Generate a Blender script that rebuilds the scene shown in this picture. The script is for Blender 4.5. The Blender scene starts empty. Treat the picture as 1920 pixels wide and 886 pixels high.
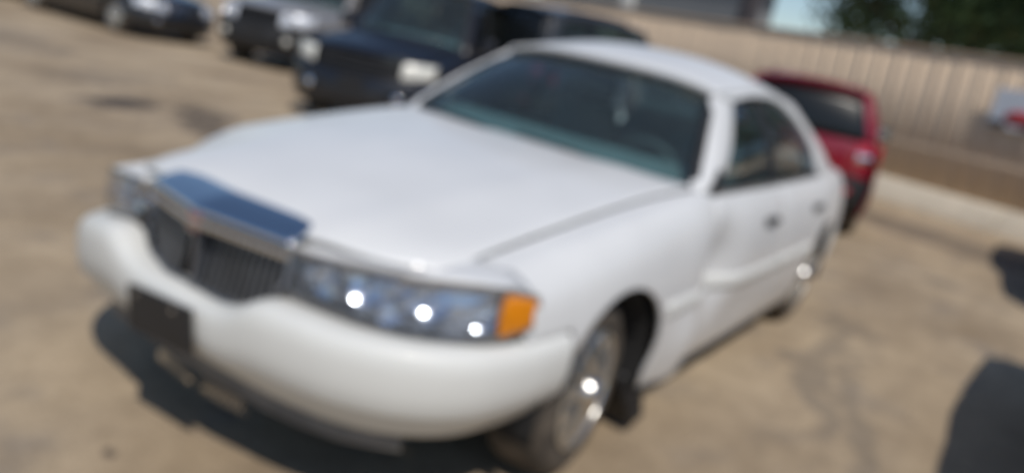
import bpy, math, random
from mathutils import Vector, Matrix
R = math.radians
random.seed(7)
scene = bpy.context.scene
COL = scene.collection

# ------------------------------------------------------------------ camera
cam_d = bpy.data.cameras.new('camera')
cam = bpy.data.objects.new('camera', cam_d)
COL.objects.link(cam)
cam.location = (2.4, 1.958, 1.488)
cam.rotation_euler = (R(75.45), R(-11.32), R(124.69))
cam_d.sensor_width = 36.0
cam_d.lens = 27.7
cam_d.clip_start = 0.02
cam_d.clip_end = 2000
cam_d.dof.use_dof = True            # the phone focused at its near limit: everything is soft
cam_d.dof.focus_distance = 0.17
cam_d.dof.aperture_fstop = 8.0
scene.camera = cam

# ------------------------------------------------------------------ sky, sun, exposure
SUN_TO = Vector((0.48, 0.56, 1.0)).normalized()
EL = math.asin(SUN_TO.z)
AZ = math.atan2(SUN_TO.x, SUN_TO.y)
world = bpy.data.worlds.new('World')
scene.world = world
world.use_nodes = True
wn = world.node_tree.nodes
wl = world.node_tree.links
sky = wn.new('ShaderNodeTexSky')
sky.sky_type = 'NISHITA'
sky.sun_disc = False
sky.sun_elevation = EL
sky.sun_rotation = AZ
sky.air_density = 1.0
sky.dust_density = 0.2
sky.ozone_density = 2.0
wl.new(sky.outputs[0], wn['Background'].inputs[0])
wn['Background'].inputs[1].default_value = 0.094
sun_d = bpy.data.lights.new('sun', 'SUN')
sun_d.energy = 3.2
sun_d.angle = R(0.53)
sun_d.color = (1.0, 0.935, 0.84)
sun = bpy.data.objects.new('sun', sun_d)
COL.objects.link(sun)
sun.rotation_euler = SUN_TO.to_track_quat('Z', 'Y').to_euler()
scene.view_settings.view_transform = 'Standard'
scene.view_settings.look = 'None'
scene.view_settings.exposure = 0.0
scene.view_settings.gamma = 1.0
scene.view_settings.use_curve_mapping = False
scene.cycles.use_denoising = True
scene.cycles.use_adaptive_sampling = False
scene.cycles.max_bounces = 8
scene.cycles.transparent_max_bounces = 12
scene.cycles.caustics_reflective = False
scene.cycles.caustics_refractive = False

# ------------------------------------------------------------------ materials
def mat(name, col, rough=0.5, metal=0.0, vary=0.0, scale=6.0, spec=0.5, coat=0.0, bump=0.0, bscale=40.0, dust=0.0, trans=0.0):
    m = bpy.data.materials.new(name)
    m.use_nodes = True
    nt = m.node_tree
    b = nt.nodes['Principled BSDF']
    b.inputs['Base Color'].default_value = (*col, 1)
    b.inputs['Roughness'].default_value = rough
    b.inputs['Metallic'].default_value = metal
    b.inputs['Specular IOR Level'].default_value = spec
    b.inputs['Coat Weight'].default_value = coat
    b.inputs['Coat Roughness'].default_value = 0.06
    tc = nt.nodes.new('ShaderNodeTexCoord')
    if vary or dust:
        n = nt.nodes.new('ShaderNodeTexNoise')
        n.inputs['Scale'].default_value = scale
        n.inputs['Detail'].default_value = 6
        nt.links.new(tc.outputs['Object'], n.inputs['Vector'])
        r = nt.nodes.new('ShaderNodeValToRGB')
        r.color_ramp.elements[0].position = 0.3
        r.color_ramp.elements[1].position = 0.72
        lo = [c * (1 - vary) for c in col]
        hi = [min(1, c * (1 + vary * 0.6)) for c in col]
        if dust:
            hi = [c * (1 - dust) + d * dust for c, d in zip(col, (0.36, 0.29, 0.22))]
        r.color_ramp.elements[0].color = (*lo, 1)
        r.color_ramp.elements[1].color = (*hi, 1)
        nt.links.new(n.outputs['Fac'], r.inputs['Fac'])
        nt.links.new(r.outputs['Color'], b.inputs['Base Color'])
        mr = nt.nodes.new('ShaderNodeMapRange')
        mr.inputs['To Min'].default_value = max(0.02, rough * 0.85)
        mr.inputs['To Max'].default_value = min(1, rough * 1.2 + 0.3 * dust)
        nt.links.new(n.outputs['Fac'], mr.inputs['Value'])
        nt.links.new(mr.outputs['Result'], b.inputs['Roughness'])
    if bump:
        n2 = nt.nodes.new('ShaderNodeTexNoise')
        n2.inputs['Scale'].default_value = bscale
        n2.inputs['Detail'].default_value = 4
        nt.links.new(tc.outputs['Object'], n2.inputs['Vector'])
        bp = nt.nodes.new('ShaderNodeBump')
        bp.inputs['Strength'].default_value = bump
        bp.inputs['Distance'].default_value = 0.01
        nt.links.new(n2.outputs['Fac'], bp.inputs['Height'])
        nt.links.new(bp.outputs['Normal'], b.inputs['Normal'])
    return m

def glass(name, tint, clear, rough=0.02, refl=1.5, haze=0.07, hcol=(0.25, 0.26, 0.24)):
    """thin sheet: tinted see-through plus a surface reflection"""
    m = bpy.data.materials.new(name)
    m.use_nodes = True
    nt = m.node_tree
    nt.nodes.remove(nt.nodes['Principled BSDF'])
    out = nt.nodes['Material Output']
    t = nt.nodes.new('ShaderNodeBsdfTransparent')
    t.inputs[0].default_value = (*[c * clear for c in tint], 1)
    g = nt.nodes.new('ShaderNodeBsdfGlossy')
    g.inputs['Roughness'].default_value = rough
    d = nt.nodes.new('ShaderNodeBsdfDiffuse')
    d.inputs[0].default_value = (*hcol, 1)
    n = nt.nodes.new('ShaderNodeTexNoise')
    n.inputs['Scale'].default_value = 5
    n.inputs['Detail'].default_value = 6
    mr = nt.nodes.new('ShaderNodeMapRange')
    mr.inputs['To Min'].default_value = haze * 0.3
    mr.inputs['To Max'].default_value = haze
    nt.links.new(n.outputs['Fac'], mr.inputs['Value'])
    mx0 = nt.nodes.new('ShaderNodeMixShader')
    nt.links.new(mr.outputs['Result'], mx0.inputs[0])
    nt.links.new(t.outputs[0], mx0.inputs[1])
    nt.links.new(d.outputs[0], mx0.inputs[2])
    lw = nt.nodes.new('ShaderNodeLayerWeight')          # the same from both sides of the sheet
    lw.inputs['Blend'].default_value = 0.5
    pw = nt.nodes.new('ShaderNodeMath'); pw.operation = 'POWER'; pw.inputs[1].default_value = 4.0
    nt.links.new(lw.outputs['Facing'], pw.inputs[0])
    fr = nt.nodes.new('ShaderNodeMapRange')
    fr.inputs['To Min'].default_value = ((refl - 1) / (refl + 1))**2; fr.inputs['To Max'].default_value = 0.9
    nt.links.new(pw.outputs[0], fr.inputs['Value'])
    mx = nt.nodes.new('ShaderNodeMixShader')
    nt.links.new(fr.outputs[0], mx.inputs[0])
    nt.links.new(mx0.outputs[0], mx.inputs[1])
    nt.links.new(g.outputs[0], mx.inputs[2])
    nt.links.new(mx.outputs[0], out.inputs[0])
    return m

MT = {
    'white': mat('white_paint', (0.70, 0.705, 0.71), 0.38, vary=0.05, scale=2.5, coat=0.25, bump=0.02, bscale=3),
    'white_bumper': mat('white_bumper_paint', (0.68, 0.685, 0.665), 0.5, vary=0.06, scale=3, coat=0.05),
    'navy': mat('navy_paint', (0.006, 0.008, 0.016), 0.4, vary=0.2, scale=3, coat=0.25),
    'silver': mat('silver_paint', (0.32, 0.32, 0.33), 0.35, metal=0.3, vary=0.1, scale=3, coat=0.5),
    'black_paint': mat('black_paint', (0.012, 0.012, 0.015), 0.28, vary=0.2, scale=3, coat=0.8),
    'charcoal': mat('charcoal_paint', (0.035, 0.037, 0.042), 0.3, vary=0.2, scale=3, coat=0.7),
    'red': mat('red_paint', (0.24, 0.004, 0.018), 0.3, vary=0.12, scale=3, coat=0.8),
    'bluegrey': mat('blue_grey_paint', (0.15, 0.19, 0.25), 0.35, vary=0.1, scale=3, coat=0.5),
    'chrome': mat('chrome', (0.72, 0.74, 0.77), 0.14, metal=1.0, vary=0.05, scale=9),
    'hub_chrome': mat('hub_chrome', (0.7, 0.7, 0.7), 0.26, metal=1.0, vary=0.05, scale=9),
    'wheel_metal': mat('wheel_metal', (0.62, 0.62, 0.61), 0.18, metal=0.86, vary=0.12, scale=9, dust=0.06),
    'reflector': mat('lamp_reflector', (0.80, 0.83, 0.88), 0.19, metal=1.0),
    'facet': mat('faceted_reflector', (0.74, 0.78, 0.86), 0.24, metal=0.85, vary=0.15, scale=22),
    'housing': mat('lamp_housing', (0.74, 0.78, 0.86), 0.4, metal=0.25, vary=0.2, scale=22),
    'slat': mat('grille_slat', (0.20, 0.21, 0.235), 0.35, metal=0.8, vary=0.2, scale=9),
    'black': mat('black_plastic', (0.016, 0.016, 0.018), 0.55, vary=0.3, scale=12, bump=0.1),
    'grey_plastic': mat('grey_plastic', (0.16, 0.155, 0.15), 0.6, vary=0.3, scale=9, dust=0.2),
    'rubber': mat('tyre_rubber', (0.03, 0.028, 0.027), 0.85, vary=0.3, scale=8, dust=0.35, bump=0.2, bscale=90),
    'seat': mat('seat_leather', (0.10, 0.12, 0.125), 0.55, vary=0.15, scale=6, bump=0.1),
    'dash': mat('dashboard_vinyl', (0.20, 0.25, 0.255), 0.6, vary=0.1, scale=6, bump=0.1),
    'underbody': mat('underbody_black', (0.008, 0.008, 0.009), 0.9, vary=0.3, scale=5),
    'amber': mat('amber_lens', (0.75, 0.25, 0.01), 0.2, vary=0.15, scale=25, coat=0.6),
    'tail': mat('tail_lens', (0.42, 0.012, 0.03), 0.18, vary=0.1, scale=30, coat=0.8),
    'fog_lens': mat('fogged_lens', (0.72, 0.72, 0.67), 0.3, vary=0.15, scale=12, coat=0.4),
    'emblem_red': mat('emblem_red', (0.5, 0.03, 0.05), 0.3, coat=0.5),
    'rust': mat('rusty_metal', (0.12, 0.06, 0.035), 0.8, vary=0.4, scale=12, bump=0.3),
    'glass': glass('windscreen_glass', (0.80, 0.91, 0.92), 0.98),
    'tint': glass('tinted_glass', (0.46, 0.56, 0.58), 0.85),
    'side_glass': glass('side_glass', (0.74, 0.86, 0.89), 0.97),
    'lens': glass('clear_lens', (0.95, 0.97, 1.0), 0.97, rough=0.05, refl=1.35, haze=0.09, hcol=(0.50, 0.56, 0.66)),
}

# ------------------------------------------------------------------ mesh helpers
def smooth(me, ang=35):
    me.polygons.foreach_set('use_smooth', [True] * len(me.polygons))
    try:
        me.set_sharp_from_angle(angle=R(ang))
    except Exception:
        pass

def obj(name, verts, faces, m, parent=None, thick=0.0, bevel=0.0, ang=35, sub=0):
    me = bpy.data.meshes.new(name)
    me.from_pydata([tuple(v) for v in verts], [], faces)
    me.validate()
    me.update()
    smooth(me, ang)
    o = bpy.data.objects.new(name, me)
    COL.objects.link(o)
    if m is not None:
        me.materials.append(MT[m] if isinstance(m, str) else m)
    if parent is not None:
        o.parent = parent
    if thick:
        s = o.modifiers.new('solid', 'SOLIDIFY')
        s.thickness = thick
        s.offset = -1
    if bevel:
        b = o.modifiers.new('bevel', 'BEVEL')
        b.width = bevel
        b.segments = 2
        b.limit_method = 'ANGLE'
        b.angle_limit = R(50)
    return o

def empty(name, loc=(0, 0, 0), rz=0.0):
    o = bpy.data.objects.new(name, None)
    o.empty_display_size = 0.3
    o.location = loc
    o.rotation_euler = (0, 0, rz)
    COL.objects.link(o)
    return o

def tag(o, label=None, cat=None, group=None, kind=None):
    if label: o['label'] = label
    if cat: o['category'] = cat
    if group: o['group'] = group
    if kind: o['kind'] = kind
    return o

def grid_faces(nu, nv, flip=False):
    f = []
    for i in range(nu - 1):
        for j in range(nv - 1):
            a, b, c, d = i * nv + j, (i + 1) * nv + j, (i + 1) * nv + j + 1, i * nv + j + 1
            f.append((a, d, c, b) if flip else (a, b, c, d))
    return f

def grid(name, fn, us, vs, m, parent, flip=False, thick=0.0, bevel=0.0, ang=35):
    v = [fn(u, w) for u in us for w in vs]
    return obj(name, v, grid_faces(len(us), len(vs), flip), m, parent, thick, bevel, ang)

def boxes(name, lst, m, parent, bevel=0.0):
    """one mesh from boxes (x0,x1,y0,y1,z0,z1)"""
    v, f = [], []
    for (x0, x1, y0, y1, z0, z1) in lst:
        n = len(v)
        v += [(x0, y0, z0), (x1, y0, z0), (x1, y1, z0), (x0, y1, z0), (x0, y0, z1), (x1, y0, z1), (x1, y1, z1), (x0, y1, z1)]
        f += [tuple(n + k for k in q) for q in ((0, 3, 2, 1), (4, 5, 6, 7), (0, 1, 5, 4), (1, 2, 6, 5), (2, 3, 7, 6), (3, 0, 4, 7))]
    return obj(name, v, f, m, parent, 0, bevel)

def lathe(profile, n=40, axis='y', arc=(0, 2 * math.pi)):
    """profile: (r, h) pairs turned about the axis"""
    full = abs(arc[1] - arc[0] - 2 * math.pi) < 1e-6
    k = len(profile)
    m = n if full else n + 1
    v, f = [], []
    for i in range(m):
        a = arc[0] + (arc[1] - arc[0]) * i / n
        for r, h in profile:
            if axis == 'y': v.append((r * math.cos(a), h, r * math.sin(a)))
            elif axis == 'x': v.append((h, r * math.cos(a), r * math.sin(a)))
            else: v.append((r * math.cos(a), r * math.sin(a), h))
    for i in range(n):
        i2 = (i + 1) % m
        for j in range(k - 1):
            f.append((i * k + j, i2 * k + j, i2 * k + j + 1, i * k + j + 1))
    return v, f

def tube(pts, r, n=8):
    v, f = [], []
    pts = [Vector(p) for p in pts]
    for i, p in enumerate(pts):
        d = (pts[min(i + 1, len(pts) - 1)] - pts[max(i - 1, 0)]).normalized()
        a = d.orthogonal().normalized()
        b = d.cross(a)
        for k in range(n):
            t = 2 * math.pi * k / n
            v.append(p + (a * math.cos(t) + b * math.sin(t)) * r)
    for i in range(len(pts) - 1):
        for k in range(n):
            f.append((i * n + k, i * n + (k + 1) % n, (i + 1) * n + (k + 1) % n, (i + 1) * n + k))
    f.append(tuple(range(n))[::-1])
    f.append(tuple(range((len(pts) - 1) * n, len(pts) * n)))
    return v, f

def lin(a, b, n):
    return [a + (b - a) * i / (n - 1) for i in range(n)]

def T(tab, x):
    """smooth table lookup (x ascending or descending)"""
    if not isinstance(tab, (list, tuple)): return tab
    t = sorted(tab)
    if x <= t[0][0]: return t[0][1]
    if x >= t[-1][0]: return t[-1][1]
    for i in range(len(t) - 1):
        if t[i][0] <= x <= t[i + 1][0]: break
    def sl(k):
        if k <= 0: return (t[1][1] - t[0][1]) / (t[1][0] - t[0][0])
        if k >= len(t) - 1: return (t[-1][1] - t[-2][1]) / (t[-1][0] - t[-2][0])
        return (t[k + 1][1] - t[k - 1][1]) / (t[k + 1][0] - t[k - 1][0])
    x0, y0 = t[i]; x1, y1 = t[i + 1]
    h = x1 - x0; u = (x - x0) / h
    return ((2 * u**3 - 3 * u**2 + 1) * y0 + (u**3 - 2 * u**2 + u) * h * sl(i) + (-2 * u**3 + 3 * u**2) * y1 + (u**3 - u**2) * h * sl(i + 1))

def cat(P, s):
    n = len(P)
    i = max(0, min(n - 2, int(s)))
    u = s - i
    p0, p1, p2, p3 = P[max(0, i - 1)], P[i], P[i + 1], P[min(n - 1, i + 2)]
    return tuple(0.5 * (2 * b + (c - a) * u + (2 * a - 5 * b + 4 * c - d) * u * u + (3 * b - a - 3 * c + d) * u**3)
                 for a, b, c, d in zip(p0, p1, p2, p3))

# ------------------------------------------------------------------ the car builder (front axle at x=0, nose towards +x)
class Car:
    def __init__(c, **k):
        c.__dict__.update(k)
    def sec(c, x):
        ym, zc, yc, zs = T(c.ymax, x), T(c.zc, x), T(c.yc, x), c.zsill
        h = zc - zs
        return [(ym - .055, zs), (ym - .016, zs + .22 * h), (ym, zs + .46 * h), (ym - .01, zs + .68 * h),
                (ym - .045, zs + .88 * h), (yc, zc), (T(c.ycut, x), T(c.zcut, x))]
    def side(c, x, s):
        y, z = cat(c.sec(x), s)
        return y, z
    def s_at(c, x, z, smax=5.0):
        lo, hi = 0.0, smax
        for _ in range(24):
            m = (lo + hi) / 2
            if c.side(x, m)[1] < z: lo = m
            else: hi = m
        return lo
    def arch(c, x):
        b = c.zsill
        for xw in (0.0, -c.wb):
            d = abs(x - xw)
            if d < c.ra: b = max(b, c.zax + math.sqrt(c.ra**2 - d * d))
        return b

def panel(c, name, cols, sg, m, parent, stop=5.0, bot=None, rows=12, thick=0.018, out=0.0):
    """cols: list of (x at bottom, x at top)"""
    v = []
    for xb, xt in cols:
        b = max(c.arch(xb), bot(xb) if bot else 0)
        s0 = c.s_at(xb, b)
        for j in range(rows):
            s = s0 + (stop - s0) * j / (rows - 1)
            x = xb + (xt - xb) * s / 5.0
            y, z = c.side(x, s)
            v.append((x, sg * (y + out), z))
    return obj(name, v, grid_faces(len(cols), rows, sg < 0), m, parent, thick, 0.005)

def cols_lin(b0, b1, t0, t1, n, extra=()):
    us = sorted(set(lin(0, 1, n) + [e for e in extra if 0 < e < 1]))
    return [(b0 + (b1 - b0) * u, t0 + (t1 - t0) * u) for u in us]

def arch_us(c, xw, x0, x1):
    xs = [xw + c.ra * math.cos(R(a)) for a in (0.5, 4, 10, 18, 28, 40, 55, 70, 90, 110, 125, 140, 152, 162, 170, 176, 179.5)]
    xs += [xw + c.ra + .002, xw - c.ra - .002]
    return [(x - x0) / (x1 - x0) for x in xs]

def wheel(c, parent, x, y, sg, style, steer=0.0):
    r, w, rr = c.rt, c.wt, c.rrim
    if style == 'chrome':
        barrel = [(rr * .98, -w * .45), (rr * .98, -.01), (rr * .93, .0), (rr * .55, -.03), (0.02, -.03)]
    else:
        barrel = [(rr * .98, -w * .45), (rr * .98, -.012), (rr * .9, -.05), (rr * .5, -.06), (0.02, -.06)]
    v, f = lathe(barrel, 40)
    wh = obj('wheel', [(a, b * sg, d) for a, b, d in v], f if sg < 0 else [q[::-1] for q in f], 'underbody' if style != 'chrome' else 'wheel_metal', parent)
    wh.location = (x, sg * y, c.zax)
    wh.rotation_euler = (0, random.uniform(0, 1.0), R(steer))
    h = w
    prof = [(rr, -h), (rr + .02, -h - .005), (r - .05, -h - .012), (r - .012, -h + .012), (r, -h + .04), (r, -.04), (r - .012, -.012), (r - .045, .006), (rr + .035, .008), (rr + .012, .0), (rr, -.012)]
    v, f = lathe(prof, 56)
    obj('tyre', [(a, b * sg, d) for a, b, d in v], f if sg < 0 else [q[::-1] for q in f], 'rubber', wh, ang=50)
    # rim: outer lip, spokes, cap
    v, f = lathe([(rr * 1.0, -.012), (rr * 1.02, .004), (rr * .97, .012), (rr * .93, .008), (rr * .85, -.032), (rr * .80, -.038)], 48)
    ns = c.spokes
    for k in range(ns):
        a = 2 * math.pi * k / ns
        wo, wi = rr * 2 * math.pi / ns * .34, rr * .36 * 2 * math.pi / ns * .40
        n = len(v)
        P = [(rr * .26, wi, .012), (rr * .26, -wi, .012), (rr * .9, -wo, .002), (rr * .9, wo, .002), (rr * .58, 0, .022)]
        Q = [(rr * .26, wi, -.03), (rr * .26, -wi, -.03), (rr * .9, -wo, -.035), (rr * .9, wo, -.035)]
        ca, sa = math.cos(a), math.sin(a)
        for (q, t, hh) in P + Q:
            v.append((q * ca - t * sa, hh, q * sa + t * ca))
        f += [tuple(n + i for i in q) for q in ((0, 1, 4), (1, 2, 4), (2, 3, 4), (3, 0, 4), (0, 5, 6, 1), (1, 6, 7, 2), (2, 7, 8, 3), (3, 8, 5, 0))]
    v2, f2 = lathe([(rr * .36, -.03), (rr * .34, .0), (rr * .25, .012), (rr * .23, .030), (rr * .19, .042), (rr * .11, .050), (.002, .053)], 28)
    obj('hub_cap', [(a, b * sg, d) for a, b, d in v2], f2 if sg < 0 else [q[::-1] for q in f2], 'hub_chrome' if c.town else c.rim_mat, wh, ang=40)
    obj('rim', [(a, b * sg, d) for a, b, d in v], f if sg < 0 else [q[::-1] for q in f], c.rim_mat, wh, ang=25)
    return wh

def plan_patch(c, name, plan, ys, z0, z1, m, parent, sg=1, rows=6, rake=0.0, off=0.0, thick=0.01, bevel=0.003, bulge=0.0, ymul=1, rear=False):
    """a patch on an upright surface whose plan is x = T(plan, |y|)"""
    v = []
    for y in ys:
        a = z0(abs(y)) if callable(z0) else z0
        b = z1(abs(y)) if callable(z1) else z1
        for j in range(rows):
            t = j / (rows - 1)
            z = a + (b - a) * t
            x = T(plan, abs(y)) + (off + bulge * math.sin(math.pi * t) - rake * (z - a)) * (-1 if rear else 1)
            v.append((x, sg * y, z))
    return obj(name, v, grid_faces(len(ys), rows, (sg < 0) != rear), m, parent, thick, bevel)

def bumper(c, name, curve, ztop, prof, m, parent, rear=False):
    """curve: plan points (x,y) from centre to side; prof: (fraction of height 0 bottom..1 top, outward offset)"""
    half = []
    n = 40
    for i in range(n + 1):
        half.append(cat(curve, (len(curve) - 1) * i / n))
    full = [(x, -y) for x, y in half[:0:-1]] + half
    v = []
    k = len(prof)
    for i, (x, y) in enumerate(full):
        x0, y0 = full[max(0, i - 1)]; x1, y1 = full[min(len(full) - 1, i + 1)]
        tx, ty = x1 - x0, y1 - y0
        L = math.hypot(tx, ty)
        nx, ny = ty / L, -tx / L
        if rear: nx, ny = -nx, -ny
        zt = ztop(abs(y), x)
        for (fr, off, zz) in prof:
            z = c.zb0 + fr * (zt - c.zb0) if zz is None else zz
            v.append((x + nx * off, y + ny * off, z))
    return obj(name, v, grid_faces(len(full), k, rear), m, parent, 0.012, 0.003, 50)

def seat(parent, x, y, z=0.35, rear=False):
    w = .25 if not rear else .66
    def fn(u, t):
        a = t * 2 * math.pi
        # squircle cross-section
        ca, sa = math.cos(a), math.sin(a)
        r = 1 / (abs(ca)**4 + abs(sa)**4)**.25
        k = 1 - .25 * u**3
        return (x - .16 - .22 * u + ca * r * .07, y + sa * r * w * k, z + .1 + .68 * u)
    us = lin(0, 1, 7)
    v = [fn(u, j / 16) for u in us for j in range(16)]
    f = []
    for i in range(6):
        for j in range(16):
            f.append((i * 16 + j, i * 16 + (j + 1) % 16, (i + 1) * 16 + (j + 1) % 16, (i + 1) * 16 + j))
    f.append(tuple(range(6 * 16, 7 * 16)))
    s = obj('seat', v, f, 'seat', parent, 0, 0.02)
    boxes('cushion', [(x - .14, x + .36, y - w, y + w, z - .02, z + .14)], 'seat', s, 0.05)
    for yy in ([y] if not rear else [y - .38, y + .38]):
        boxes('headrest', [(x - .46, x - .37, yy - .13, yy + .13, z + .79, z + .96)], 'seat', s, 0.04)
    return s

def build_car(c, name, label, catg, loc=(0, 0, 0), rz=0.0, group=None):
    root = empty(name, loc, rz)
    tag(root, label, catg, group)
    P = c.paint
    G = c.glassmat
    d0b, d0t, d1, d2b, d2t = c.doors          # front door leading edge bottom/top, split, rear edge bottom/top
    xq = c.x_quarter                           # rear end of the quarter panel
    xn = c.x_nose                              # front end of the fender
    for sg in (1, -1):
        # fender
        us = arch_us(c, 0.0, xn, d0b + .006)
        cols = cols_lin(xn, d0b + .010, xn, d0t + .010, 26, us)
        fe = panel(c, 'fender', cols, sg, P, root, stop=6.0, bot=lambda x: c.z_fb if x > c.ra * .8 else 0, rows=16)
        # doors
        fd = panel(c, 'front_door', cols_lin(d0b, d1 + .004, d0t, d1 + .004, 14), sg, P, root)
        us = arch_us(c, -c.wb, d1, d2b)
        rd = panel(c, 'rear_door', cols_lin(d1, d2b, d1, d2t, 12, us), sg, P, root)
        q = panel(c, 'quarter_panel', cols_lin(d2b - .004, xq, d2t - .004, xq, 22, arch_us(c, -c.wb, d2b - .004, xq)), sg, P, root, stop=6.0 if c.rear == 'sedan' else 5.0, rows=16)
        for dd, xh in ((fd, c.handles[0]), (rd, c.handles[1])):
            s = c.s_at(xh, c.z_handle)
            y, z = c.side(xh, s)
            w = .095
            v, f = [], []
            hb = boxes('door_handle', [(xh - w, xh + w, sg * y - .004, sg * y + .004, z - .028, z + .028)], 'black' if not c.town else 'grey_plastic', dd, 0.003)
            boxes('door_handle', [(xh - w * .8, xh + w * .8, sg * (y + .016) - .011, sg * (y + .016) + .011, z - .006, z + .022)], c.handle_mat, dd, 0.006)
        # side moulding
        if c.mould:
            z0, z1 = c.mould
            for par, xa, xb in ((fe, -c.ra * 1.02, d0b + (d0t - d0b) * .3 + .012), (fd, d0b + (d0t - d0b) * .3 - .01, d1 + .012), (rd, d1 - .012, -c.wb + c.ra * .96)):
                def fn(x, t):
                    z = z0 + (z1 - z0) * t
                    y, _ = c.side(x, c.s_at(x, z))
                    return (x, sg * (y + .004 + .012 * math.sin(math.pi * min(1, max(0, t)))), z)
                grid('side_moulding', fn, lin(xa, xb, 14), lin(0, 1, 5), c.mould_mat, par, flip=sg < 0, thick=.014)
        # greenhouse side: map (x,t)
        def gm(x, t, off=0.0):
            yb, zb = T(c.yc, x) - .035, T(c.zc, x) + .004
            yt, zt = T(c.yroof, x), T(c.zrail, x)
            y = yb + (yt - yb) * t + .035 * math.sin(math.pi * t) + off
            return (x, sg * y, zb + (zt - zb) * t)
        def strip(nm, inner, outer, m, par, n=4, off=0.0, th=.03):
            v = []
            for (a, b), (e, g) in zip(inner, outer):
                for k in range(n):
                    u = k / (n - 1)
                    v.append(gm(a + (e - a) * u, b + (g - b) * u, off))
            return obj(nm, v, grid_faces(len(inner), n, sg > 0), m, par, th, 0.006)
        I, O = c.win_in, c.win_out
        def dens(Lp, n):
            return [cat(Lp, (len(Lp) - 1) * i / (n - 1)) for i in range(n)]
        def linp(a, b, n): return [(a[0] + (b[0] - a[0]) * i / (n - 1), a[1] + (b[1] - a[1]) * i / (n - 1)) for i in range(n)]
        vv = []
        for i in range(8):
            t = i / 7
            (a, b), (e, g_) = linp(I[0], I[1], 8)[i], linp(O[0], O[1], 8)[i]
            for kk in range(4): vv.append(gm(a + (e - a) * kk / 3, b + (g_ - b) * kk / 3))
            A_, B_ = c.ws_base, c.ws_top
            vv.append((A_[1] + (B_[1] - A_[1]) * t + .003, sg * (A_[2] + (B_[2] - A_[2]) * t - .012), A_[4] + (B_[4] - A_[4]) * t - .003))
        obj('windscreen_pillar', vv, grid_faces(8, 5, sg > 0), P, root, .02, .006)
        top_i = dens(I[1:], 26); 
        no = len(O)
        top_o = []
        for i in range(26):
            u = i / 25 * (no - 2)
            k = min(no - 3, int(u)); t = u - k
            a, b = O[1 + k], O[2 + k]
            top_o.append((a[0] + (b[0] - a[0]) * t, a[1] + (b[1] - a[1]) * t))
        strip('roof_rail', top_i, top_o, P, root)
        # window panes, pillar between
        xb = d1 - c.bpill
        def top_at(x):
            pts = dens(I, 60)
            best = 0
            for (a, b), (e, g) in zip(pts, pts[1:]):
                if min(a, e) - 1e-9 <= x <= max(a, e) + 1e-9 and abs(a - e) > 1e-9:
                    best = max(best, b + (g - b) * (x - a) / (e - a))
            return best
        def pane(nm, x0, x1, par, m):
            v = []
            xs = lin(x0, x1, 18)
            for x in xs:
                tt = max(.015, top_at(x) + .012)
                for k in range(7):
                    v.append(gm(x, tt * k / 6, -.018))
            return obj(nm, v, grid_faces(len(xs), 7, sg < 0), m, par, .004)
        pane('window', I[0][0] + .01, xb + .045, fd, G)
        pane('window', xb - .045, I[-1][0] - .005, rd, G)
        vv = []
        for x in lin(xb + .05, xb - .05, 4):
            tt = top_at(x) + .02
            for k in range(6): vv.append(gm(x, tt * k / 5, -.006))
        obj('door_pillar', vv, grid_faces(4, 6, sg < 0), c.pillar_mat, root, .02, .004)
        # belt seal
        for par, xa, xe in ((fd, I[0][0] + .02, d1 + .005), (rd, d1 - .005, I[-1][0])):
            v, f = tube([gm(x, -.0, .022) for x in lin(xa, xe, 12)], .011, 6)
            obj('belt_trim', v, f, c.trim_mat, par)
        # mirror
        if c.mirror:
            mx, t0 = I[0][0] + .02, .06
            bx = gm(mx, t0)
            y0 = bx[1]
            z0 = bx[2]
            mo = boxes('door_mirror', [(mx - .05, mx + .07, min(y0 + sg * .10, y0 + sg * .30), max(y0 + sg * .10, y0 + sg * .30), z0 + .0, z0 + .17)], c.mirror_mat, fd, 0.04)
            boxes('mirror_arm', [(mx - .02, mx + .03, min(y0 - sg * .03, y0 + sg * .12), max(y0 - sg * .03, y0 + sg * .12), z0 + .01, z0 + .06)], 'black', mo, 0.01)
            boxes('mirror_glass', [(mx - .054, mx - .0502, min(y0 + sg * .125, y0 + sg * .275), max(y0 + sg * .125, y0 + sg * .275), z0 + .03, z0 + .14)], 'chrome', mo)
        else:
            vv = [gm(I[0][0] + .12, 0.0, .006), gm(I[0][0] - .07, 0.0, .006), gm(I[0][0] - .07, .26, .006), gm(I[0][0] - .02, .27, .006)]
            obj('mirror_mount', vv, [(0, 3, 2, 1)] if sg > 0 else [(0, 1, 2, 3)], 'black', fd, .02, .004)
        # wheels and wells
        for k, xw in enumerate((0.0, -c.wb)):
            wheel(c, root, xw, c.ywheel, sg, c.wstyle, c.steer if k == 0 else 0)
            v, f = lathe([(c.ra + .012, -.02), (c.ra + .02, -.30), (.05, -.31)], 26, arc=(R(-12), R(192)))
            yy = T(c.ymax, xw) - .02
            lo = obj('wheel_well', [(a + xw, sg * (b + yy), d + c.zax) for a, b, d in v], f if sg < 0 else [q[::-1] for q in f], 'underbody', root)
            lo.modifiers.new('solid', 'SOLIDIFY').thickness = .006
    # rocker panels and floor
    for sg in (1, -1):
        xa, xb2 = -c.ra - .03, -c.wb + c.ra + .03
        def rk(x, t):
            y = T(c.ymax, x) - .06 - .05 * t
            return (x, sg * y, c.zsill + .01 - .085 * t)
        grid('sill', rk, lin(xa, xb2, 12), lin(0, 1, 4), c.sill_mat, root, flip=sg > 0, thick=.02)
    boxes('underbody', [(-c.wb + c.ra + .05, -c.ra - .05, -.80, .80, c.zsill - .06, c.zsill + .03),
                        (c.x_under, -c.ra - .05, -.52, .52, c.zsill - .03, c.zsill + .35),
                        (xq + .25, -c.wb + c.ra + .05, -.52, .52, c.zsill + .02, c.zsill + .25)], 'underbody', root)
    # hood
    hf, hr = c.hood_front, c.hood_rear
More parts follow.
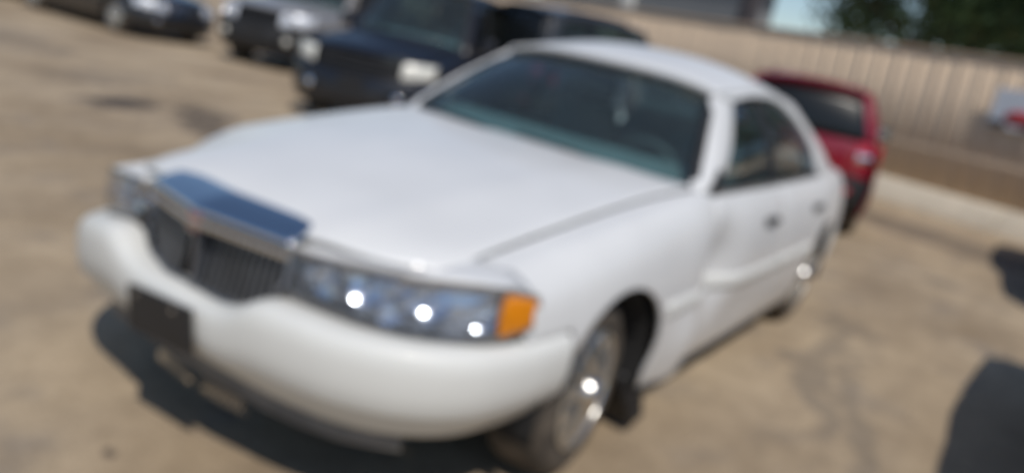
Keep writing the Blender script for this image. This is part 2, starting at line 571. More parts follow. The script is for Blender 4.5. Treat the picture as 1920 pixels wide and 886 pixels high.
    def hood(u, t):
        xf = T(hf, abs(u)); xr = hr[0] + (hr[1] - hr[0]) * u * u
        x = xf + (xr - xf) * t
        yc_ = T(c.ycut, x) - .004
        ze = T(c.zcut, x); zc_ = T(c.zhood, x)
        z = ze + (zc_ - ze) * (1 - abs(u)**2.2)
        z += c.hood_ridge * math.exp(-((abs(u) - .62) / .1)**2) * min(1, max(0, 1 - t * .3))
        z -= .035 * math.exp(-t * 26)
        return (x, u * yc_, z)
    grid('hood', hood, lin(-1, 1, 41), [0, .01, .025, .05, .08, .12] + lin(.17, 1, 16), P, root, flip=True, thick=.02, bevel=.006)
    # cowl: dark vent strip under the windscreen
    wb_, wt_ = c.ws_base, c.ws_top             # (x centre, x corner, y corner, z centre, z corner)
    def wsb(u): return (wb_[0] + (wb_[1] - wb_[0]) * u * u, u * wb_[2], wb_[3] + (wb_[4] - wb_[3]) * u * u)
    def wst(u): return (wt_[0] + (wt_[1] - wt_[0]) * u * u, u * wt_[2], wt_[3] + (wt_[4] - wt_[3]) * u * u)
    def cowl(u, t):
        b = wsb(u)
        return (b[0] + .16 * (1 - t) - .02 * t, b[1] * 1.04, b[2] - .045 * (1 - t) - .012)
    grid('cowl', cowl, lin(-1, 1, 21), lin(0, 1, 4), 'black', root, flip=True, thick=.02)
    def ws(u, t):
        a, b = wsb(u), wst(u)
        k = .035 * math.sin(math.pi * t) * (1 - .6 * u * u)
        return (a[0] + (b[0] - a[0]) * t + k * .7, a[1] + (b[1] - a[1]) * t, a[2] + (b[2] - a[2]) * t + k)
    w = grid('windscreen', ws, lin(-1, 1, 25), lin(0, 1, 10), c.ws_glass, root, flip=True, thick=.005)
    def wsx(u, t):
        p = ws(u, t); return (p[0] + .004, p[1], p[2] + .006)
    for nm, us_, ts in (('windscreen_trim', lin(-1, 1, 25), [-.02, .025]), ('windscreen_trim', [-1.03, -.972], lin(0, 1, 10)), ('windscreen_trim', [.972, 1.03], lin(0, 1, 10)), ('windscreen_trim', lin(-1, 1, 25), [.97, 1.01])):
        grid(nm, wsx, us_, ts, 'black', w, flip=True, thick=.006)
    for k, yy in enumerate((.42, -.12)):
        a = wsb(yy / wb_[2]);
        pts = [(a[0] + .03, yy, a[2] + .012), (a[0] + .0, yy - .2, a[2] + .035), (a[0] - .03, yy - .5, a[2] + .04)]
        v, f = tube(pts, .009, 6)
        obj('wiper', v, f, 'black', root)
    # roof
    xr_c, xr_e = c.roof_rear
    def roof(u, t):
        xa = wt_[0] + (wt_[1] - wt_[0]) * u * u - .006
        xe = xr_c + (xr_e - xr_c) * u * u
        x = xa + (xe - xa) * t
        ye, ze = T(c.yroof, x) + .004, T(c.zrail, x) + .004
        z = ze + (T(c.zroof, x) - ze) * (1 - abs(u)**2.6)
        return (x, u * ye, z)
    grid('roof', roof, lin(-1, 1, 29), lin(0, 1, 18), P, root, flip=True, thick=.03, bevel=.006)
    if c.roof_rack:
        for sg in (1, -1):
            pts = []
            for t in lin(.12, .9, 9):
                p = roof(sg * .8, t)
                pts.append((p[0], p[1], p[2] + (.05 if .13 < t < .89 else .0)))
            v, f = tube(pts, .014, 8)
            obj('roof_rack', v, f, 'black', root)
    # interior
    boxes('cabin_floor', [(-c.wb + .35, -.45, -.78, .78, c.zsill + .04, c.zsill + .1)], 'underbody', root)
    zb = wb_[3]
    def dash(u, t):
        b = wsb(u)
        return (b[0] - .02 - .42 * t, b[1] * .98, b[2] - .02 + .075 * min(t, .8) - .36 * max(0, t - .8) / .2)
    grid('dashboard', dash, lin(-1, 1, 17), [0, .3, .6, .8, .86, .93, 1], 'dash', root, flip=True, thick=.02)
    xs = wb_[0] - .95
    for yy in (.40, -.40):
        seat(root, xs, yy, c.zsill + .16)
    seat(root, xs - .95, 0, c.zsill + .2, rear=True)
    v, f = [], []
    n1, n2 = 28, 8
    for i in range(n1):
        a = 2 * math.pi * i / n1
        for j in range(n2):
            b = 2 * math.pi * j / n2
            rr = .185 + .015 * math.cos(b)
            v.append((.015 * math.sin(b), rr * math.cos(a), rr * math.sin(a)))
    for i in range(n1):
        for j in range(n2):
            f.append((i * n2 + j, ((i + 1) % n1) * n2 + j, ((i + 1) % n1) * n2 + (j + 1) % n2, i * n2 + (j + 1) % n2))
    sw = obj('steering_wheel', v, f, 'seat', root)
    sw.location = (wb_[0] - .56, .40, zb - .06)
    sw.rotation_euler = (0, R(22), 0)
    boxes('steering_hub', [(-.03, .02, -.17, .17, -.05, .05)], 'seat', sw, .012)
    p = ws(0, .80)
    rm = boxes('rear_view_mirror', [(p[0] - .09, p[0] - .06, -.12, .12, p[2] - .09, p[2] - .02)], 'black', root, .01)
    boxes('mirror_face', [(p[0] - .0935, p[0] - .0905, -.11, .11, p[2] - .083, p[2] - .027)], 'chrome', rm)
    # front bumper
    bumper(c, 'front_bumper', c.fb_curve, c.fb_top, c.fb_prof, c.bumper_mat, root)
    if c.fb_lip:
        bumper(c, 'bumper_lip', [(x - (.10 if c.town else .05), y * (.93 if c.town else .965)) for x, y in (c.fb_curve[:-3] if c.town else c.fb_curve)], lambda y, x: c.zb0 + .04, [(0, -.03, c.zb0 - .085), (0, .0, c.zb0 - .07), (0, .005, c.zb0 - .02), (1, -.02, c.zb0 + .03)], 'grey_plastic' if c.town else 'black', root)
    c.front(c, root)
    # rear
    if c.rear == 'sedan':
        bb, bt = c.bl_base, c.bl_top
        def bl(u, t):
            a = (bb[0] + (bb[1] - bb[0]) * u * u, u * bb[2], bb[3] + (bb[4] - bb[3]) * u * u)
            b = (bt[0] + (bt[1] - bt[0]) * u * u, u * bt[2], bt[3] + (bt[4] - bt[3]) * u * u)
            k = .03 * math.sin(math.pi * t)
            return (a[0] + (b[0] - a[0]) * t - k * .6, a[1] + (b[1] - a[1]) * t, a[2] + (b[2] - a[2]) * t + k)
        grid('rear_window', bl, lin(-1, 1, 21), lin(0, 1, 9), G, root, thick=.005)
        xe = c.x_tail
        def trunk(u, t):
            xa = bb[0] + (bb[1] - bb[0]) * u * u + .02
            x = xa + (xe + .03 * u * u - xa) * t
            ze = T(c.zcut, x); z = ze + (T(c.ztrunk, x) - ze) * (1 - abs(u)**2.4) - .05 * max(0, (t - .9) / .1)**2
            return (x, u * (T(c.ycut, x) - .003), z)
        grid('boot_lid', trunk, lin(-1, 1, 23), lin(0, .9, 10) + [.93, .96, .98, 1], P, root, flip=True, thick=.02, bevel=.006)
        ztt = lambda y: T(c.ztrunk, xe) - .06 - .04 * (y / .8)**2
        plan_patch(c, 'boot_face', c.rp, lin(-.52, .52, 15), c.z_rb - .02, ztt, P, root, rear=True)
        for sg in (1, -1):
            plan_patch(c, 'tail_lamp', c.rp, lin(.525, c.rp[-1][0], 10), c.z_rb - .02, ztt, 'tail', root, sg=sg, rear=True, bulge=.015)
    else:
        x0, xt_ = c.x_tail, xr_c
        def tg(u, t, off=0.0):
            xb_ = c.x_tail; yb_ = T(c.yc, xq) - .01
            zb_ = T(c.zc, xq)
            zt_ = T(c.zrail, xr_e) + (T(c.zroof, xr_c) - T(c.zrail, xr_e)) * (1 - abs(u)**2.6) - .01
            yt_ = T(c.yroof, xr_e)
            x = xb_ + (xt_ - xb_) * t + (.10 * u * u) - .03 * math.sin(math.pi * t)
            return (x - off, u * (yb_ + (yt_ - yb_) * t), zb_ + (zt_ - zb_) * t)
        fr = grid('tailgate_frame', tg, lin(-1, 1, 21), lin(0, 1, 9), P, root, thick=.03, flip=False)
        fr.modifiers['solid'].offset = 1 if False else -1
        grid('rear_window', lambda u, t: tg(u * .88, .06 + .80 * t, .045), lin(-1, 1, 17), lin(0, 1, 7), G if not c.dark_back else 'black_glass', root, thick=.005)
        p = tg(0, 1)
        grid('spoiler', lambda u, t: (p[0] + .02 - .16 * t + .08 * u * u, u * T(c.yroof, xr_e) * .93, tg(u * .93, 1)[2] + .012 - .02 * t), lin(-1, 1, 15), lin(0, 1, 4), P, root, flip=True, thick=.03, bevel=.008)
        zt0 = T(c.zc, xq) + .01
        plan_patch(c, 'tailgate', c.rp, lin(-.60, .60, 17), c.z_rb - .02, zt0, P, root, rear=True, bulge=.02)
        for sg in (1, -1):
            tl = plan_patch(c, 'tail_lamp', c.rp, lin(.605, c.rp[-1][0], 10), c.z_rb + c.tl0, zt0 + .0, 'tail', root, sg=sg, rear=True, bulge=.02)
            plan_patch(c, 'lamp_section', c.rp, lin(.63, c.rp[-1][0] - .06, 8), c.z_rb + c.tl0 + .06, c.z_rb + c.tl0 + .15, 'reflector', tl, sg=sg, rear=True, off=.02, bulge=.006)
            plan_patch(c, 'rear_corner', c.rp, lin(.605, c.rp[-1][0], 10), c.z_rb - .02, c.z_rb + c.tl0 - .006, P, root, sg=sg, rear=True)
        boxes('number_plate', [(c.x_tail - .052, c.x_tail - .045, -.16, .16, c.z_rb + .08, c.z_rb + .23)], 'grey_plastic', root, .003)
        boxes('tailgate_trim', [(c.x_tail - .06, c.x_tail - .035, -.3, .3, c.z_rb + .25, c.z_rb + .285)], 'chrome', root, .008)
    bumper(c, 'rear_bumper', c.rb_curve, lambda y, x: c.z_rb, c.rb_prof, c.rb_mat, root, rear=True)
    if c.rear != 'sedan':
        for sg in (1, -1):
            boxes('reflector', [(T(c.rp, .55) - .075, T(c.rp, .55) - .05, min(sg * .5, sg * .66), max(sg * .5, sg * .66), c.z_rb - .19, c.z_rb - .13)], 'tail', root, .006)
    return root

MT['black_glass'] = mat('black_glass', (0.008, 0.010, 0.012), 0.32, spec=0.4)

# ------------------------------------------------------------------ fronts
def front_generic(c, root):
    zb = lambda y: c.fb_top(y, 0) - .01
    zt = c.hl_top
    y0, y1 = c.hl_y
    for sg in (1, -1):
        hb = plan_patch(c, 'headlamp', c.fp, lin(y0, y1, 14), lambda y: zb(y) + c.hl_b, zt, c.hl_mat, root, sg=sg, rake=c.rake, bulge=.02)
        if c.hl_mat != 'fog_lens':
            yy = y0 + (y1 - y0) * .4
            v, f = lathe([(.075, .03), (.07, .0), (.05, -.02), (.02, -.03), (.004, -.03)], 24, axis='x')
            o = obj('reflector', v, f, 'reflector', hb)
            o.location = (T(c.fp, yy) + .012, sg * yy, (zb(yy) + zt(yy)) / 2 + .02)
        if c.hl_b > .03:
            plan_patch(c, 'lower_panel', c.fp, lin(y0, y1, 10), zb, lambda y: zb(y) + c.hl_b - .004, c.paint, root, sg=sg)
    gr = plan_patch(c, 'grille', c.fp, lin(-y0 + .006, y0 - .006, 15), zb, zt, 'black', root, rake=c.rake, off=-.03)
    n = c.grille_bars
    for k in range(n):
        z = zb(0) + (zt(0) - zb(0)) * (k + .6) / n
        xg = T(c.fp, 0) - c.rake * (z - zb(0))
        w = y0 - .02
        v, f = tube([(T(c.fp, abs(y)) - c.rake * (z - zb(0)) - .012, y, z) for y in lin(-w, w, 9)], .014, 8)
        obj('grille_bar', v, f, c.grille_mat, gr)
    v, f = tube([(T(c.fp, abs(y)) - .012 - c.rake * (zt(abs(y)) - zb(abs(y))), y, zt(abs(y)) - .012) for y in lin(-y0 + .01, y0 - .01, 9)], .02, 8)
    obj('grille_surround', v, f, c.grille_mat, gr)
    # lower intake, fog lamps, plate
    xb = c.fb_curve[0][0]
    boxes('lower_intake', [(xb - .03, xb + c.fb_prof[2][1] + .012, -.42, .42, c.zb0 + .04, c.zb0 + .15)], 'black', root, .01)
    for sg in (1, -1):
        v, f = lathe([(.055, -.02), (.055, .012), (.045, .02), (.004, .03)], 20, axis='x')
        o = obj('fog_lamp', v, f, 'fog_lens' if c.fog else 'chrome', root)
        o.location = (T([(p[1], p[0]) for p in c.fb_curve], .56) + .012, sg * .56, c.zb0 + .13)
    boxes('plate_bracket', [(xb + .012, xb + .024, -.16, .16, c.zb0 + .17, c.zb0 + .29)], 'black', root, .004)

def front_town(c, root):
    # headlamps
    zb = lambda y: T([(.36, .668), (.55, .664), (.72, .652), (.85, .655), (.93, .69), (.955, .725)], y)
    zt = lambda y: T([(.36, .792), (.55, .802), (.72, .812), (.85, .815), (.93, .803), (.955, .785)], y)
    y0, y1, ym = .365, .948, .898
    for sg in (1, -1):
        hl = plan_patch(c, 'headlamp', [(a, b - .058) for a, b in c.fp], lin(y0, y1 - .03, 18), lambda y: zb(y) + .004, lambda y: zt(y) - .004, 'facet', root, sg=sg, thick=.01, bevel=0)
        rj = random.Random(11)
        for v_ in hl.data.vertices: v_.co.x += rj.uniform(-.014, .010)
        hl.data.polygons.foreach_set('use_smooth', [False] * len(hl.data.polygons))
        plan_patch(c, 'lens', c.fp, lin(y0, ym, 16), lambda y: zb(y) + .003, lambda y: zt(y) - .004, 'lens', hl, sg=sg, bulge=.014, thick=.004)
        plan_patch(c, 'lamp_rim', c.fp, lin(y0, y1, 20), lambda y: zt(y) - .006, lambda y: zt(y) + .012, 'grey_plastic', hl, sg=sg, thick=.03)
        plan_patch(c, 'lamp_rim', c.fp, lin(y0, y1, 20), lambda y: zb(y) - .012, lambda y: zb(y) + .003, 'grey_plastic', hl, sg=sg, thick=.03)
        mk = plan_patch(c, 'side_marker', c.fp, lin(ym + .002, y1, 9), lambda y: zb(y) + .003, lambda y: zt(y) - .004, 'amber', root, sg=sg, bulge=.012, thick=.02)
        for (yy, rr, dz) in ((.46, .044, -.004), (.60, .046, .022), (.765, .050, .030), (.862, .036, -.006)):
            v, f = lathe([(rr * q, -.046 + .125 - math.sqrt(.125**2 - (rr * q)**2)) for q in (1, .9, .78, .62, .45, .28, .12, .01)], 28, axis='x')
            n = len(v)
            v2, f2 = lathe([(.011, -.044), (.011, -.026), (.009, -.020), (.005, -.017), (.001, -.016)], 16, axis='x')
            v += v2; f += [tuple(i + n for i in q) for q in f2]
            o = obj('reflector', v, f, 'reflector', hl, ang=60)
            xx = T(c.fp, yy) - .016
            o.location = (xx, sg * yy, (zb(yy) + zt(yy)) / 2 + dz)
            o.rotation_euler = (0, R(-24 if yy > .55 else -6), sg * R(30 if yy > .55 else 8))
        # painted filler between the lamp and the hood
        def fill(y, t):
            xo, zo = T(c.fp, y) - .012, zt(y) + .013
            yc_ = T(c.ycut, .67)
            if y < yc_:
                u = y / yc_
                xi = T(c.hood_front, u) - .05; zi = T(c.zcut, xi) + (T(c.zhood, xi) - T(c.zcut, xi)) * (1 - u**2.2) - .045
            else:
                xi = .53; u = min(1, (y - yc_) / (.945 - yc_))
                q = c.side(xi, 6 - 1.9 * u); zi = q[1] - .004
            xi = min(xi, xo - .01)
            k = t
            return (xo + (xi - xo) * k, sg * y, zo + (zi - zo) * k)
        grid('lamp_filler', fill, lin(.36, .945, 20), lin(0, 1, 4), 'white', root, flip=sg < 0, thick=.012)
    # grille: pointed in plan, wider at the top
    zg0, zg1 = .588, .795
    def hw(z):                     # half width
        t = (z - zg0) / (zg1 - zg0)
        return .235 + .115 * min(1, max(0, t))**.55
    def gx(y, z): return 1.012 - .12 * abs(y) - .22 * (z - zg0)
    kids0 = set(root.children)
    gr = boxes('grille', [(.80, .815, -.34, .34, .56, .80)], 'underbody', root)
    gr.scale = (1, 1, 1)
    # the backing stands only behind the upper half so that the sun can fall through the slats
    gr.data.clear_geometry()
    gr.data.from_pydata([(.90, -.33, .775), (.90, .33, .775), (.90, .33, .80), (.90, -.33, .80)], [], [(0, 1, 2, 3)])
    ns = 12
    for sg in (1, -1):
        for k in range(ns):
            y = (k + .7) / ns * .34
            # the slat runs from the rounded lower edge to the header
            zlo = zg0 + (.10 * max(0, (y - .17) / .17)**2.2 if y > .17 else 0)
            w = .0062
            if sg < 0 and k < 3: continue        # a few slats are broken out
            pts = []
            for z in (zlo, zg1):
                xg = gx(y, z)
                pts += [(xg, sg * (y - w), z), (xg, sg * (y + w), z), (xg - .008, sg * (y + w), z), (xg - .008, sg * (y - w), z)]
            f = [(0, 1, 5, 4), (1, 2, 6, 5), (2, 3, 7, 6), (3, 0, 4, 7), (0, 3, 2, 1), (4, 5, 6, 7)]
            if sg < 0: f = [q[::-1] for q in f]
            obj('slat', pts, f, 'slat', gr)
    boxes('centre_bar', [(.985, 1.02, -.009, .009, zg0, zg1)], 'slat', gr, .004)
    # surround
    pts = []
    for t in lin(0, 1, 9): pts.append((gx(.35, zg1 - t * (zg1 - .69)) + .0, -.352 + .012 * t, zg1 - t * (zg1 - .69)))
    for a in lin(0, 90, 8): pts.append((1.0 - .1 * (.24 + .10 * math.cos(R(a))), -(.24 + .10 * math.cos(R(a))), .69 - .105 * math.sin(R(a))))
    pts += [(1.0, y, .583) for y in (-.15, -.05)]
    pts = pts + [(x, -y, z) for x, y, z in pts[::-1]]
    v, f = tube(pts, .009, 8)
    obj('grille_surround', v, f, 'slat', gr)
    # broad chrome header, sloping back
    def hd(u, t):
        y = u * (.362 - .03 * t)
        peak = .025 * (1 - abs(u)) * (1 - t)
        return (1.0 - .13 * abs(u) * .4 - .085 * t + peak - .035 * t * t, y, .79 + .062 * t - .02 * t * t + .010 * (1 - abs(u)))
    h = grid('grille_header', hd, lin(-1, 1, 25), lin(0, 1, 7), 'chrome', gr, flip=True, thick=.03, bevel=.012)
    def hd2(u, t):
        p = hd(u, 0)
        return (p[0] + .004, p[1], p[2] - .022 * t)
    grid('header_lip', hd2, lin(-1, 1, 25), lin(0, 1, 3), 'chrome', h, flip=False, thick=.012, bevel=.003)
    # emblem: chrome frame with a cross on red
    e = boxes('emblem', [(1.022, 1.03, -.021, .021, .758, .822)], 'emblem_red', root, .002)
    boxes('emblem_frame', [(1.0302, 1.035, -.021, -.016, .758, .822), (1.0302, 1.035, .016, .021, .758, .822), (1.0302, 1.035, -.016, .016, .758, .763), (1.0302, 1.035, -.016, .016, .817, .822),
                           (1.0302, 1.0345, -.002, .002, .763, .817), (1.0302, 1.0342, -.016, .016, .788, .792)], 'chrome', e)
    v, f = lathe([(.016, 0), (.0155, .004), (.013, .010), (.009, .014), (.004, .0165), (.0005, .017)], 16, axis='z')
    o = obj('hood_ornament', v, f, 'chrome', root)
    o.location = (.90, 0, .848)
    # the whole grille sits slightly off centre after a shunt
    for ch in set(root.children) - kids0: ch.location.y += .035; ch.scale.y = .94
    # plate bracket, slightly tilted
    pb = boxes('plate_bracket', [(0, .016, -.135, .165, -.072, .072)], 'black', root, .006)
    pb.location = (1.085, -.002, .485); pb.rotation_euler = (R(4), R(4), R(2))
    for yy in (-.09, .09):
        v, f = lathe([(.008, 0), (.008, .004), (.001, .006)], 10, axis='x')
        s = obj('bolt', v, f, 'chrome', pb); s.location = (.016, yy, .05)
    # radiator and bay
    for ya, yb_ in ((.13, .56), (-.56, -.42)): boxes('sun_block', [(.76, .86, ya, yb_, .41, .50)], 'underbody', root, .01)  # added blocks, shorten the sunlit strip the grille throws on the ground
    boxes('radiator', [(.47, .51, -.56, .56, .27, .82)], 'underbody', root)
    for yy in (-.62, .58): boxes('bay_wall', [(.40, .80, yy, yy + .04, .30, .78)], 'underbody', root)

# ------------------------------------------------------------------ ground
def ground_mat():
    m = bpy.data.materials.new('dirt_yard')
    m.use_nodes = True
    nt = m.node_tree
    L = nt.links.new
    b = nt.nodes['Principled BSDF']
    b.inputs['Roughness'].default_value = 0.92
    b.inputs['Specular IOR Level'].default_value = 0.2
    tc = nt.nodes.new('ShaderNodeTexCoord')
    def noise(scale, det, vec=None, rough=.55):
        n = nt.nodes.new('ShaderNodeTexNoise')
        n.inputs['Scale'].default_value = scale
        n.inputs['Detail'].default_value = det
        n.inputs['Roughness'].default_value = rough
        L(vec or tc.outputs['Object'], n.inputs['Vector'])
        return n.outputs['Fac']
    def ramp(fac, stops):
        r = nt.nodes.new('ShaderNodeValToRGB')
        while len(r.color_ramp.elements) < len(stops): r.color_ramp.elements.new(.5)
        for e, (p, col) in zip(r.color_ramp.elements, stops):
            e.position = p; e.color = (*col, 1) if len(col) == 3 else col
        L(fac, r.inputs['Fac'])
        return r.outputs['Color']
    def mix(fac, a, c2, mode='MIX'):
        x = nt.nodes.new('ShaderNodeMix'); x.data_type = 'RGBA'; x.blend_type = mode
        if isinstance(fac, float): x.inputs['Factor'].default_value = fac
        else: L(fac, x.inputs['Factor'])
        L(a, x.inputs['A'])
        if isinstance(c2, tuple): x.inputs['B'].default_value = (*c2, 1)
        else: L(c2, x.inputs['B'])
        return x.outputs['Result']
    base = ramp(noise(.55, 8), [(.30, (.265, .198, .128)), (.5, (.425, .332, .228)), (.70, (.53, .425, .30))])
    # compacted wheel tracks along x
    mp = nt.nodes.new('ShaderNodeMapping'); mp.inputs['Scale'].default_value = (.35, 2.0, 1); mp.inputs['Rotation'].default_value = (0, 0, R(18))
    L(tc.outputs['Object'], mp.inputs['Vector'])
    tr = ramp(noise(1.1, 4, mp.outputs['Vector']), [(.40, (0, 0, 0)), (.66, (1, 1, 1))])
    trf = nt.nodes.new('ShaderNodeMath'); trf.operation = 'MULTIPLY'; trf.inputs[1].default_value = .5
    L(tr, trf.inputs[0])
    c1 = mix(trf.outputs[0], base, (.285, .226, .165))
    # grey damp spots
    sp = ramp(noise(2.1, 5), [(.56, (0, 0, 0)), (.72, (1, 1, 1))])
    spf = nt.nodes.new('ShaderNodeMath'); spf.operation = 'MULTIPLY'; spf.inputs[1].default_value = .55
    L(sp, spf.inputs[0])
    c2 = mix(spf.outputs[0], c1, (.21, .185, .165))
    # oil stains at fixed places in the yard
    col = c2
    sep = nt.nodes.new('ShaderNodeSeparateXYZ')
    wob = nt.nodes.new('ShaderNodeTexNoise'); wob.inputs['Scale'].default_value = 2.2; wob.inputs['Detail'].default_value = 4
    L(tc.outputs['Object'], wob.inputs['Vector'])
    va = nt.nodes.new('ShaderNodeVectorMath'); va.operation = 'SUBTRACT'; va.inputs[1].default_value = (.5, .5, .5); L(wob.outputs['Color'], va.inputs[0])
    vs = nt.nodes.new('ShaderNodeVectorMath'); vs.operation = 'SCALE'; vs.inputs['Scale'].default_value = 1.0; L(va.outputs[0], vs.inputs[0])
    vadd = nt.nodes.new('ShaderNodeVectorMath'); vadd.operation = 'ADD'; L(tc.outputs['Object'], vadd.inputs[0]); L(vs.outputs[0], vadd.inputs[1])
    for (x, y, rx, ry, a, st, cc) in STAINS:
        mm = nt.nodes.new('ShaderNodeMapping'); mm.vector_type = 'TEXTURE'
        mm.inputs['Location'].default_value = (x, y, 0); mm.inputs['Rotation'].default_value = (0, 0, R(a)); mm.inputs['Scale'].default_value = (rx, ry, 1)
        L(vadd.outputs[0], mm.inputs['Vector'])
        ln = nt.nodes.new('ShaderNodeVectorMath'); ln.operation = 'LENGTH'; L(mm.outputs[0], ln.inputs[0])
        mr = nt.nodes.new('ShaderNodeMapRange'); mr.interpolation_type = 'SMOOTHSTEP'
        mr.inputs['From Min'].default_value = .45; mr.inputs['From Max'].default_value = 1.25; mr.inputs['To Min'].default_value = st; mr.inputs['To Max'].default_value = 0
        L(ln.outputs['Value'], mr.inputs['Value'])
        col = mix(mr.outputs['Result'], col, cc)
    fine = ramp(noise(60, 3), [(.3, (.78, .78, .78)), (.7, (1.12, 1.12, 1.12))])
    col = mix(.8, col, fine, 'MULTIPLY')
    mid = ramp(noise(5.5, 6, rough=.7), [(.32, (.74, .73, .72)), (.62, (1.08, 1.08, 1.08))])
    col = mix(.7, col, mid, 'MULTIPLY')
    L(col, b.inputs['Base Color'])
    bp = nt.nodes.new('ShaderNodeBump'); bp.inputs['Strength'].default_value = .5; bp.inputs['Distance'].default_value = .02
    L(noise(14, 8, rough=.65), bp.inputs['Height']); L(bp.outputs['Normal'], b.inputs['Normal'])
    return m
DK = (.075, .062, .055)
STAINS = [(-2.2, -5.9, .62, .38, 20, 1.0, DK), (-2.6, -5.0, 1.2, .30, 60, .75, DK), (-2.9, -7.4, 1.2, .5, 20, .3, (.15, .135, .12)),
          (-3.0, -10.5, 1.6, .6, 60, .3, (.16, .15, .14)), (-3.2, -9.4, .5, .3, 20, .45, (.15, .14, .13)),
          (-9.3, 1.2, 2.2, .8, 65, .6, (.12, .10, .085)), (-6.2, 1.55, .25, .2, 0, .5, (.13, .115, .10)), (-2.2, 1.35, 1.3, .12, 8, .5, (.15, .135, .12)), (-1.7, 1.65, 1.5, .10, 8, .45, (.15, .135, .12)),
          (-3.4, 1.25, .35, .22, 0, .4, (.15, .13, .11)), (1.06, -.03, .05, .035, 0, .8, (.06, .05, .045))]
# a sheet with gentle unevenness near the cars, flat further out
vs, n = [], 61
def gcoord(i):
    t = i / (n - 1) * 2 - 1
    return 320 * t * abs(t)**2.2
gx_ = [gcoord(i) for i in range(n)]
gv = [(x - 4, y - 3, 0.0) for x in gx_ for y in gx_]
MT['ground'] = ground_mat()
g = obj('ground', gv, grid_faces(n, n), 'ground')
tag(g, kind='structure')
# gravel scattered over the nearer ground: one uncountable mass
rv, rf = [], []
rnd = random.Random(3)
for i in range(2600):
    u = rnd.random()
    x = rnd.uniform(-9, 2.2); y = rnd.uniform(-9, 2.3)
    if -4.6 < x < 1.2 and -1.05 < y < 1.05: continue
    s = rnd.uniform(.006, .02) * (1.6 if rnd.random() < .05 else 1)
    k = len(rv)
    for (a, b2, c2) in ((1, 0, 0), (-.5, .87, 0), (-.5, -.87, 0), (.1, .1, .8)):
        q = rnd.uniform(.7, 1.3)
        rv.append((x + a * s * q, y + b2 * s * q, c2 * s * q))
    rf += [(k, k + 1, k + 3), (k + 1, k + 2, k + 3), (k + 2, k, k + 3)]
MT['gravel'] = mat('gravel_stone', (.36, .29, .21), .9, vary=.35, scale=3)
tag(obj('gravel', rv, rf, 'gravel', ang=10), 'loose pale gravel scattered on the dirt yard', 'gravel', kind='stuff')

# ------------------------------------------------------------------ fence
FD = Vector((.38, .925, 0)).normalized()
FN = Vector((FD.y, -FD.x, 0))            # towards the yard
FO = Vector((-12.7, -.09, 0))
FTOP, FBASE = 2.58, .38
frame_rz = math.atan2(FD.y, FD.x)
MT['fence'] = mat('tan_sheet_metal', (.60, .47, .345), .6, vary=.12, scale=2.2, bump=.03, bscale=4)
MT['concrete'] = mat('pale_concrete', (.66, .59, .475), .9, vary=.12, scale=2.5, bump=.3, bscale=20)
foot = empty('concrete_footing', FO, frame_rz)
tag(foot, 'low pale concrete footing wall running along the base of the tan fence', 'footing wall')
S0, S1, PW = -34.0, 12.0, .365
rnd = random.Random(5)
k = S0
while k < S1:
    L_ = 3.0
    za, zh = k + .006, FBASE + rnd.uniform(-.006, .006)
    pr = [(-.22, -.1), (-.22, .06), (0.0, zh), (.22, zh), (.22, -.1)]
    bv = [(za, a, b2) for a, b2 in pr] + [(za + L_ - .012, a, b2) for a, b2 in pr]
    obj('footing_block', bv, [(0, 1, 2, 3, 4), (9, 8, 7, 6, 5)] + [(i2, i2 + 5, (i2 + 1) % 5 + 5, (i2 + 1) % 5) for i2 in range(5)], 'concrete', foot, 0, .02)
    k += L_
fen = empty('metal_fence', FO + FD * 0 + Vector((0, 0, FBASE)), frame_rz)
tag(fen, 'tall tan corrugated sheet metal fence behind the parked cars', 'fence')
H = FTOP - FBASE
prof = [(0, 0), (.022, .0), (.030, -.020), (.048, -.020), (.056, 0), (.16, .0), (.172, -.005), (.192, -.005), (.204, 0), (.28, 0), (.292, -.005), (.312, -.005), (.324, 0), (PW - .002, 0)]
pv, pf = [], []
for (a, b2) in prof:
    for t in (0, .5, 1):
        pv.append((a - .06 * t * H, .11 + b2, t * H))      # plumb: the yard falls to one side
pf = grid_faces(len(prof), 3, True)
pm = None
k, i = S0, 0
while k < S1:
    if pm is None:
        o = obj('panel', pv, pf, 'fence', fen, thick=.003); pm = o.data
    else:
        o = bpy.data.objects.new('panel', pm); COL.objects.link(o); o.parent = fen
        o.modifiers.new('solid', 'SOLIDIFY').thickness = .003
    o.location = (k, rnd.uniform(-.004, .004), rnd.uniform(-.008, .008))
    k += PW; i += 1
boxes('cap_rail', [(S0 - .13, S1 - .13, .07, .15, H - .005, H + .03)], 'fence', fen, .01)
boxes('kick_rail', [(S0 - .04, S1 - .04, .078, .0915, .58, .66)], 'fence', fen, .008)

# sign on the fence
sg_ = empty('fence_sign', FO + FD * 1.72 + FN * .0 + Vector((0, 0, 1.86)), frame_rz)
tag(sg_, 'white rectangular sign with red and black print hung on the tan fence', 'sign')
MT['sign_white'] = mat('sign_white', (.60, .64, .70), .4, vary=.08, scale=5)
MT['sign_red'] = mat('sign_red', (.42, .05, .06), .45, vary=.2, scale=9)
MT['sign_black'] = mat('sign_black', (.03, .03, .033), .5, vary=.2, scale=9)
boxes('sign_board', [(-.42, .5, -.0, .012, -.30, .30)], 'sign_white', sg_, .004)
sv = []
def disc(cx, cz, rx, rz, y, n=18):
    return [(cx + rx * math.cos(2 * math.pi * i / n), y, cz + rz * math.sin(2 * math.pi * i / n)) for i in range(n)]
obj('red_print', disc(.05, -.12, .26, .12, -.003), [tuple(range(18))], 'sign_red', sg_, .002)
obj('red_print', disc(.32, -.02, .08, .07, -.004), [tuple(range(18))], 'sign_red', sg_, .002)
boxes('black_print', [(-.40, -.14, -.004, -.001, -.285, -.19)], 'sign_black', sg_)
boxes('black_print', [(.13, .46, -.006, -.0035, -.285, -.21)], 'sign_black', sg_)

